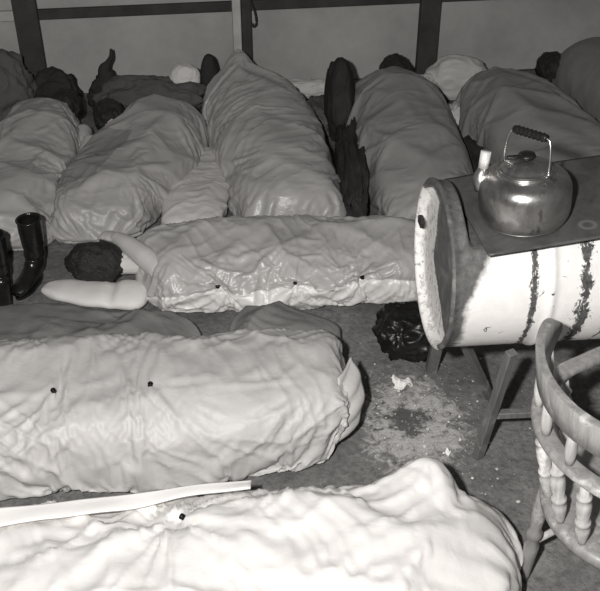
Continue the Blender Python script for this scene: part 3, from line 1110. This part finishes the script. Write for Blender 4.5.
def barrel_material():
    m, nt, b = new_mat('barrel_paint')
    vec = obj_vec(nt)
    sep = nt.nodes.new('ShaderNodeSeparateXYZ')
    nt.links.new(vec, sep.inputs[0])
    X, Y, Z = sep.outputs
    patch = tex_noise(nt, 9, 6, 0.75, vec, 1.2)
    fine = tex_noise(nt, 45, 5, 0.7, vec)
    white = ramp(nt, patch, [(0.3, 0.72), (0.7, 0.85)])
    dark = ramp(nt, fine, [(0.35, 0.03), (0.65, 0.12)])
    # chipped paint running round the drum along the hoops
    tot = None
    for xc, wd, k in ((0.245, .030, 1.0), (0.405, .055, 1.0), (0.49, .03, .8), (0.58, .05, .9), (0.72, .03, .9)):
        wob = math_n(nt, 'MULTIPLY', math_n(nt, 'SUBTRACT', tex_noise(nt, 11, 4, .7, vec), .5), .05)
        dd = math_n(nt, 'ABSOLUTE', math_n(nt, 'ADD', math_n(nt, 'SUBTRACT', X, xc), wob))
        g = math_n(nt, 'MAXIMUM', math_n(nt, 'SUBTRACT', 1.0, math_n(nt, 'DIVIDE', dd, wd)), 0.0)
        g = math_n(nt, 'MULTIPLY', g, k)
        tot = g if tot is None else math_n(nt, 'MAXIMUM', tot, g)
    chips = tex_noise(nt, 26, 5, 0.8, scaled(nt, vec, (1.6, 1.2, .8)), .8)
    fac = math_n(nt, 'ADD', math_n(nt, 'MULTIPLY', tot, .42), math_n(nt, 'MULTIPLY', chips, .8))
    spots = ramp(nt, fac, [(0.68, (0, 0, 0, 1)), (0.72, (1, 1, 1, 1))])
    c = mix_col(nt, spots, white, dark)
    # a few loose chips elsewhere
    c = mix_col(nt, ramp(nt, tex_noise(nt, 14, 5, .7, vec, 2.0), [(0.655, (0, 0, 0, 1)), (0.68, (1, 1, 1, 1))]), c, dark)
    # soot round the mouth and over the top
    edge = math_n(nt, 'ADD', math_n(nt, 'SUBTRACT', X, math_n(nt, 'MAXIMUM', math_n(nt, 'MULTIPLY', math_n(nt, 'SUBTRACT', Z, .02), .50), 0.0)), math_n(nt, 'MULTIPLY', math_n(nt, 'SUBTRACT', tex_noise(nt, 22, 5, .6, vec), .5), .05))
    sootf = ramp(nt, edge, [(0.030, (1, 1, 1, 1)), (0.050, (0, 0, 0, 1))])
    c = mix_col(nt, sootf, c, ramp(nt, fine, [(0.3, 0.055), (0.7, 0.15)]))
    nt.links.new(c, b.inputs['Base Color'])
    b.inputs['Roughness'].default_value = 0.6
    bump(nt, b, fine, 0.2, 0.004)
    return m


def barrel_end_material():
    m, nt, b = new_mat('barrel_end_paint')
    vec = obj_vec(nt)
    sep = nt.nodes.new('ShaderNodeSeparateXYZ')
    nt.links.new(vec, sep.inputs[0])
    X, Y, Z = sep.outputs
    patch = tex_noise(nt, 10, 6, 0.75, vec, 1.0)
    fine = tex_noise(nt, 40, 5, 0.7, vec)
    wob = math_n(nt, 'MULTIPLY', math_n(nt, 'SUBTRACT', patch, .5), .07)
    white = ramp(nt, fine, [(0.38, 0.45), (0.5, 0.78)])
    rust = ramp(nt, patch, [(0.3, 0.05), (0.5, 0.10), (0.72, 0.24)])
    # white is left on the far side (+Y) and along the lower edge
    a = math_n(nt, 'SUBTRACT', math_n(nt, 'ADD', Y, wob), 0.10)
    lo = math_n(nt, 'SUBTRACT', math_n(nt, 'SUBTRACT', math_n(nt, 'MULTIPLY', Y, 0.62), Z), 0.105)
    lo = math_n(nt, 'ADD', lo, wob)
    f = math_n(nt, 'MAXIMUM', a, lo)
    top = math_n(nt, 'SUBTRACT', 0.185, math_n(nt, 'ADD', Z, wob))
    f = math_n(nt, 'MINIMUM', f, top)
    c = mix_col(nt, ramp(nt, math_n(nt, 'ADD', math_n(nt, 'MULTIPLY', f, 12.0), .5), [(0.45, (0, 0, 0, 1)), (0.55, (1, 1, 1, 1))]), rust, white)
    c = mix_col(nt, ramp(nt, tex_noise(nt, 30, 4, .8, scaled(nt, vec, (1, 2.5, .6))), [(0.62, (0, 0, 0, 1)), (0.66, (1, 1, 1, 1))]), c, grey(.05))
    nt.links.new(c, b.inputs['Base Color'])
    b.inputs['Roughness'].default_value = 0.7
    bump(nt, b, fine, 0.3, 0.004)
    return m


def build_stove():
    t = thing('barrel_stove', 'white painted oil drum lying on its side as a stove under the kettle', 'stove', DC, (0, 0, DYAW))
    mb = barrel_material()
    seg, nx = 128, 150
    xs = [DL * i / (nx - 1) for i in range(nx)]
    bm = bmesh.new()
    rings = []

    def rad(x):
        r = DR
        for xc in (.0, DL):
            r += .008 * math.exp(-((x - xc) / .010) ** 2)
        for xc in (.30, .60):
            r += .009 * math.exp(-((x - xc) / .014) ** 2)
        return r
    for x in xs:
        ring = []
        f = min(1, max(0, (x - .045) / .012))
        cut = HCUT + PT * (x - .1)
        for k in range(seg):
            a = 2 * PI * k / seg
            y, z = rad(x) * math.cos(a), rad(x) * math.sin(a)
            if z > cut:
                z = z * (1 - f) + cut * f
            ring.append(bm.verts.new((x, y, z)))
        rings.append(ring)
    for A, B in zip(rings, rings[1:]):
        for k in range(seg):
            bm.faces.new((A[k], A[(k + 1) % seg], B[(k + 1) % seg], B[k]))
    bm.faces.new(rings[-1])
    from_bm('drum_body', bm, mb, t)
    # recessed near end with its rolled chime
    bm = bmesh.new()
    prof = [(DR + .008, .0), (DR + .008, -.006), (DR + .002, -.011), (DR - .008, -.010), (DR - .012, -.002), (DR - .014, .018), (DR - .03, .022), (DR * .6, .021), (DR * .3, .022), (.002, .022)]
    pr = prof
    lathe(bm, pr, 96, Matrix.Rotation(PI / 2, 4, 'Y'), cap=False)
    from_bm('drum_end', bm, barrel_end_material(), t)
    # fire door: dark iron sheet on the near end with a hinge lug
    bm = bmesh.new()
    box_bm(bm, (-.006, .205, .045), (.016, .05, .028), (0, 0, 0), .004)
    from_bm('hinge_lug', bm, M_darkmetal, t, False)
    return t


build_stove()


def plate_material():
    m, nt, b = new_mat('sooty_plate')
    vec = obj_vec(nt)
    f = tex_noise(nt, 6, 6, 0.7, vec, .6)
    c = ramp(nt, f, [(0.3, 0.055), (0.7, 0.15)])
    dv = nt.nodes.new('ShaderNodeVectorMath')
    dv.operation = 'DISTANCE'
    nt.links.new(vec, dv.inputs[0])
    dv.inputs[1].default_value = (.33, -.17, 0.003)
    rg = math_n(nt, 'ABSOLUTE', math_n(nt, 'SUBTRACT', dv.outputs['Value'], .024))
    c = mix_col(nt, ramp(nt, rg, [(0.003, (1, 1, 1, 1)), (0.008, (0, 0, 0, 1))]), c, grey(.2))
    nt.links.new(c, b.inputs['Base Color'])
    b.inputs['Roughness'].default_value = 0.5
    b.inputs['Metallic'].default_value = 0.25
    bump(nt, b, f, .2, .005)
    return m


PLY = R(10)
PLM = Matrix.Translation(DC) @ Matrix.Rotation(DYAW, 4, 'Z') @ Matrix.Translation((.075, -.025, HCUT + .009)) @ Matrix.Rotation(-R(5), 4, 'Y')


def plate():
    n = 40
    V, F = [], []
    L_, W_ = .80, .50
    for j in range(n):
        for i in range(n):
            x = L_ * i / (n - 1)
            y = -W_ / 2 + W_ * j / (n - 1)
            corner = math.exp(-((x / .10) ** 2 + ((y + W_ / 2) / .10) ** 2))
            z = .0 - .006 * corner * 0 + .004 * float(perlin(x * 4, y * 4, 6.6))
            V.append((x, y + .03 * (x - .2), z + .006))
    for j in range(n - 1):
        for i in range(n - 1):
            F.append((j * n + i, j * n + i + 1, (j + 1) * n + i + 1, (j + 1) * n + i))
    o = link_mesh('cooking_plate', V, F, plate_material())
    md = o.modifiers.new('thick', 'SOLIDIFY')
    md.thickness = .006
    md.offset = 1
    o.matrix_world = PLM @ Matrix.Rotation(R(2), 4, 'Z')
    tag(o, 'dark sooty sheet iron cooking plate on top of the white drum, under the kettle', 'plate')
    return o


plate()


# stand of the stove
def plank(bm, a, b, w, d, twist=0.0):
    a, b = Vector(a), Vector(b)
    ax = b - a
    q = ax.to_track_quat('Z', 'Y').to_matrix().to_4x4()
    g = bmesh.ops.create_cube(bm, size=1)
    bmesh.ops.scale(bm, vec=(w, d, ax.length), verts=g['verts'])
    es = list({e for v in g['verts'] for e in v.link_edges})
    r = bmesh.ops.bevel(bm, geom=es, offset=.003, segments=1, affect='EDGES')
    vs = list({v for f in r['faces'] for v in f.verts})
    bmesh.ops.transform(bm, matrix=Matrix.Translation((a + b) / 2) @ q @ Matrix.Rotation(twist, 4, 'Z'), verts=bm.verts if len(bm.verts) == len(vs) else vs)


st = thing('stove_stand', 'wooden crossed-leg stand carrying the white drum stove', 'stand', (.75, 2.5, 0))
off = Vector((.75, 2.5, 0))


def stand_leg(a, b, w=.035, d=.03, name='leg', tw=0):
    bm = bmesh.new()
    plank(bm, Vector(a) - off, Vector(b) - off, w, d, tw)
    return from_bm(name, bm, M_leg, st, False)


stand_leg((.655, 2.42, 0), (.695, 2.345, .545), .036, .03)
stand_leg((.76, 2.75, 0), (.555, 2.50, .50), .034, .028)
stand_leg((.545, 2.93, 0), (.545, 2.70, .60), .045, .04)
stand_leg((1.28, 2.42, 0), (1.20, 2.36, .56), .036, .03)
stand_leg((1.28, 2.93, 0), (1.26, 2.74, .555), .045, .04)
stand_leg((.668, 2.41, .215), (1.25, 2.42, .24), .03, .026, 'stretcher')
stand_leg((.54, 2.505, .482), (1.36, 2.575, .482), .05, .03, 'bearer')


# ================================================================ KETTLE
def kettle():
    base = PLM @ Vector((.164, -.075, .0165))
    rot = (PLM.to_3x3()).to_euler()
    t = thing('kettle', 'dented aluminium kettle with black grip standing on the drum stove', 'kettle', base, (rot.x, rot.y, 0))
    m, nt, b = new_mat('worn_aluminium')
    vec = obj_vec(nt)
    f = tex_noise(nt, 9, 6, .7, vec, .8)
    sm = tex_noise(nt, 26, 4, .7, scaled(nt, vec, (1, 1, .5)))
    c = ramp(nt, f, [(0.3, .24), (0.5, .46), (0.7, .66)])
    c = mix_col(nt, ramp(nt, sm, [(0.58, (0, 0, 0, 1)), (0.70, (1, 1, 1, 1))]), c, grey(.2))
    nt.links.new(c, b.inputs['Base Color'])
    b.inputs['Metallic'].default_value = .92
    rr = nt.nodes.new('ShaderNodeMapRange')
    nt.links.new(f, rr.inputs['Value'])
    rr.inputs['To Min'].default_value = .24
    rr.inputs['To Max'].default_value = .40
    nt.links.new(rr.outputs[0], b.inputs['Roughness'])
    bump(nt, b, tex_noise(nt, 16, 4, .55, vec), .22, .01)
    bm = bmesh.new()
    prof = [(.001, .0), (.112, .0), (.123, .005), (.131, .016), (.136, .032), (.138, .055), (.138, .085), (.137, .108), (.132, .127), (.120, .143), (.102, .153), (.090, .157), (.086, .160), (.088, .166), (.083, .168)]
    prof = [tuple(p) for p in catmull(prof, 60)]
    lathe(bm, prof, 72, cap=False)
    from_bm('kettle_body', bm, m, t)
    bm = bmesh.new()
    prof = [(.084, .164), (.080, .169), (.074, .171), (.060, .180), (.035, .188), (.014, .190), (.001, .190)]
    lathe(bm, [tuple(p) for p in catmull(prof, 24)], 56, cap=False)
    lid = from_bm('lid', bm, m, t)
    bm = bmesh.new()
    lathe(bm, [(.007, .188), (.007, .197), (.022, .199), (.027, .205), (.024, .212), (.012, .215), (.001, .2155)], 28, cap=True)
    box_bm(bm, (-.035, .004, .203), (.045, .014, .010), None, .004)
    from_bm('knob', bm, M_grip, lid)
    # spout, out to the left
    bm = bmesh.new()
    pts = catmull([(-.118, .03, .098), (-.128, .034, .125), (-.122, .036, .155), (-.117, .036, .185), (-.114, .036, .208)], 22)
    tube(bm, pts, list(np.interp(np.linspace(0, 1, 22), [0, .25, .5, 1], [.030, .024, .0155, .0135])), 22, up=(0, 1, 0))
    sp = from_bm('spout', bm, m, t)
    bm = bmesh.new()
    mm = plain_mat('bright_spout_cap', .85, rough=.35, metal=.4, var=.05)
    tube(bm, [(-.1205, .036, .162), (-.113, .036, .213)], .0158, 22, up=(0, 1, 0))
    from_bm('spout_cap', bm, mm, sp)
    # bail handle
    ang = R(-48)
    M = Matrix.Rotation(ang, 4, 'Z')
    bm = bmesh.new()
    lean = .012
    L_ = [(-.078, 0, .158), (-.080, 0, .20), (-.074, lean * .6, .245), (-.066, lean, .266), (-.052, lean, .272)]
    left = [M @ Vector(p) for p in catmull(L_, 20)]
    right = [M @ Vector((-p[0], p[1], p[2])) for p in catmull(L_, 20)]
    tube(bm, left + right[::-1], .0034, 10, up=(.3, .8, .1))
    h = from_bm('bail_handle', bm, M_wire, t)
    bm = bmesh.new()
    gp = [M @ Vector((x, lean, .272)) for x in np.linspace(-.058, .058, 25)]
    tube(bm, gp, [.0125 + .0016 * math.cos(i * 2.1) - .004 * (i in (0, 24)) for i in range(25)], 20)
    from_bm('grip', bm, M_grip, h)
    for s in (-1, 1):
        bm = bmesh.new()
        c = M @ Vector((s * .079, 0, .156))
        box_bm(bm, c, (.012, .030, .026), (0, 0, ang), .004)
        from_bm('lug', bm, M_wire, t)
    return t


kettle()


# ================================================================ CHAIR
def chair():
    cx, cy = .965, 1.81
    t = thing('armchair', 'worn wooden armchair with turned spindles standing right of the white bag', 'chair', (cx, cy, 0), (0, 0, R(28)))
    # local: sitter faces +X, back is at -X

    def arc(r, a0, a1, n, z, flare=0, sx=1.0):
        return [(r * sx * math.cos(a), r * math.sin(a), z) for a in np.linspace(R(a0), R(a1), n)]
    # arm bow: half hoop with straight arms
    bm = bmesh.new()
    pts = [(.24, .315, .695), (.12, .318, .697)] + arc(.31, 88, 272, 41, .70) + [(.12, -.318, .697), (.24, -.315, .695)]
    pts = catmull(pts, 90)
    tube(bm, pts, 1.0, sect=rrect(.052, .026, .010))
    from_bm('arm_bow', bm, M_chair, t)
    # crest rail, higher and leaning outwards
    bm = bmesh.new()
    n = 61
    rows = []
    sect = rrect(.024, 1.0, .010, 3)
    for i in range(n):
        u = i / (n - 1)
        a = R(108 + (252 - 108) * u)
        e = min(u, 1 - u) * 2
        hh = .10 * (1 - (1 - min(1, e / .22)) ** 2.2 * .8)
        rr = .335
        zc = .862
        row = []
        for (p, q) in sect:
            q2 = q * hh
            lean = .16 * q2
            r_ = rr + p + lean
            row.append(bm.verts.new((r_ * math.cos(a), r_ * math.sin(a), zc + q2 + .012 * (1 - e))))
        rows.append(row)
    k = len(sect)
    for A, B in zip(rows, rows[1:]):
        for j in range(k):
            bm.faces.new((A[j], A[(j + 1) % k], B[(j + 1) % k], B[j]))
    bm.faces.new(rows[0][::-1])
    bm.faces.new(rows[-1])
    from_bm('crest_rail', bm, M_chair, t)
    # seat: dished slab with a rounded back
    bm = bmesh.new()
    n, m_ = 72, 16
    top, bot = [], []

    def outline(a):
        c, s = math.cos(a), math.sin(a)
        x = .27 * c
        y = .265 * s
        if c > 0:
            k = 1 / max(abs(c), abs(s)) ** .55
            x, y = x * k * .9, y * min(k, 1.05)
        return x, y
    for lev in range(m_ + 1):
        f = lev / m_
        ring_t, ring_b = [], []
        for i in range(n):
            x, y = outline(2 * PI * i / n)
            z = .422 - .018 * max(0, 1 - (f / .85) ** 2)
            if f > .97:
                z = .416
            ring_t.append(bm.verts.new((x * max(f, .01), y * max(f, .01), z)))
        top.append(ring_t)
    side = []
    for z, k in ((.406, 1.006), (.390, 1.0), (.382, .985)):
        side.append([bm.verts.new((outline(2 * PI * i / n)[0] * k, outline(2 * PI * i / n)[1] * k, z)) for i in range(n)])
    rings = top + side
    for A, B in zip(rings, rings[1:]):
        for i in range(n):
            bm.faces.new((A[i], A[(i + 1) % n], B[(i + 1) % n], B[i]))
    bm.faces.new(rings[0])
    bm.faces.new(rings[-1][::-1])
    from_bm('seat', bm, M_chair, t)

    def turned(name, a, b, prof, mat):
        a, b = Vector(a), Vector(b)
        d = b - a
        bm = bmesh.new()
        L = d.length
        lathe(bm, [(r, q * L) for q, r in prof], 22)
        bmesh.ops.transform(bm, matrix=Matrix.Translation(a) @ d.to_track_quat('Z', 'Y').to_matrix().to_4x4(), verts=bm.verts)
        return from_bm(name, bm, mat, t)

    spin = [(0, .010), (.10, .013), (.22, .019), (.30, .021), (.34, .016), (.36, .020), (.385, .022), (.41, .020), (.43, .015), (.60, .021), (.70, .020), (.74, .014), (.765, .019), (.785, .021), (.805, .019), (.83, .013), (1, .011)]
    for adeg in (100, 125, 148, 170, 190, 212, 235, 260):
        a = R(adeg)
        turned('spindle', (.248 * math.cos(a), .244 * math.sin(a), .412), (.312 * math.cos(a), .312 * math.sin(a), .69), spin, M_spindle)
    for s in (1, -1):
        turned('arm_post', (.17, s * .245, .412), (.19, s * .316, .69), spin, M_spindle)
    sh = [(0, .010), (.3, .014), (.5, .016), (.7, .014), (1, .010)]
    for adeg in (117, 138, 159, 180, 201, 222, 243):
        a = R(adeg)
        turned('back_spindle', (.315 * math.cos(a), .315 * math.sin(a), .705), (.328 * math.cos(a), .328 * math.sin(a), .825), sh, M_spindle)
    legp = [(0, .013), (.05, .015), (.25, .020), (.40, .024), (.47, .017), (.50, .023), (.53, .025), (.56, .023), (.60, .017), (.75, .023), (.9, .021), (1, .016)]
    feet = {}
    for x, y in ((-.19, .17), (-.19, -.17), (.19, .19), (.19, -.19)):
        f = (x * 1.0, y * 1.04, 0)
        feet[(x, y)] = f
        turned('leg', f, (x, y, .395), legp, M_chair)

    def at(x, y, k):
        f = feet[(x, y)]
        return (f[0] + (x - f[0]) * k, f[1] + (y - f[1]) * k, (.395) * k)
    strp = [(0, .009), (.25, .012), (.5, .016), (.75, .012), (1, .009)]
    for s in (1, -1):
        y0, y1 = (.17, .19) if s > 0 else (-.17, -.19)
        turned('stretcher', at(-.19, y0, .42), at(.19, y1, .42), strp, M_spindle)
    turned('stretcher', (0, .215, .178), (0, -.215, .178), strp, M_spindle)
    return t


chair()


# ================================================================ LITTER
def scrap(name, label, loc, size, seed):
    n = 12
    V, F = [], []
    for j in range(n):
        for i in range(n):
            x, y = (i / (n - 1) - .5), (j / (n - 1) - .5)
            k = 1 + .5 * float(perlin(x * 2, y * 2, seed))
            z = .5 * size * max(0, float(perlin(x * 3 + 7, y * 3, seed + .4)) + .35)
            V.append((x * size * k, y * size * 1.3 * k, z))
    for j in range(n - 1):
        for i in range(n - 1):
            F.append((j * n + i, j * n + i + 1, (j + 1) * n + i + 1, (j + 1) * n + i))
    o = link_mesh(name, V, F, M_paper)
    md = o.modifiers.new('thick', 'SOLIDIFY')
    md.thickness = .0015
    o.location = loc
    o.rotation_euler = (0, 0, seed)
    return tag(o, label, 'paper')


scrap('paper_scrap', 'crumpled white paper scrap on the floor in front of the stove', (.415, 2.83, .002), .055, 1.3)
scrap('paper_scrap', 'small white scrap on the floor near the front stove leg', (.545, 2.44, .002), .022, 2.6)


def ash():
    bm = bmesh.new()
    rr = random.Random(5)
    for _ in range(300):
        a = rr.gauss(0, 1)
        x, y = .50 + .16 * rr.gauss(0, 1), 2.62 + .22 * rr.gauss(0, 1)
        s = .002 + .008 * rr.random() ** 5
        M = Matrix.Translation((x, y, s * .3)) @ Euler((rr.uniform(-.4, .4), rr.uniform(-.4, .4), rr.uniform(0, 6))).to_matrix().to_4x4()
        g = bmesh.ops.create_cube(bm, size=1)
        for v in g['verts']:
            v.co = Vector((v.co.x * s * rr.uniform(.6, 1.4), v.co.y * s * rr.uniform(.6, 1.6), v.co.z * s * .4))
        bmesh.ops.transform(bm, matrix=M, verts=g['verts'])
    o = from_bm('ash', bm, M_ash, None, False)
    o['kind'] = 'stuff'
    return tag(o, 'pale ash and crumbs scattered over the floor before the stove', 'ash')


ash()

# ================================================================ LIGHT, WORLD, CAMERA
fl = bpy.data.lights.new('flash', 'POINT')
fl.energy = 500
fl.shadow_soft_size = 0.045
fl.color = (1.0, .985, .965)
fo = bpy.data.objects.new('flash', fl)
COL.objects.link(fo)
fo.location = (-.26, .02, 2.48)

w = bpy.data.worlds.new('dim_tent')
S.world = w
w.use_nodes = True
bg = w.node_tree.nodes['Background']
bg.inputs['Color'].default_value = (1, .98, .96, 1)
bg.inputs['Strength'].default_value = 0.06

cam = bpy.data.cameras.new('camera')
co = bpy.data.objects.new('camera', cam)
COL.objects.link(co)
co.location = (0, 0, 2.35)
co.rotation_euler = (R(90 - 34), 0, 0)
cam.sensor_fit = 'HORIZONTAL'
cam.sensor_width = 36
cam.lens = 36 * 900 / 600
cam.clip_start = 0.05
S.camera = co

S.view_settings.view_transform = 'Standard'
S.view_settings.look = 'None'
S.view_settings.exposure = 0.0
S.view_settings.gamma = 1.0
S.view_settings.use_curve_mapping = False
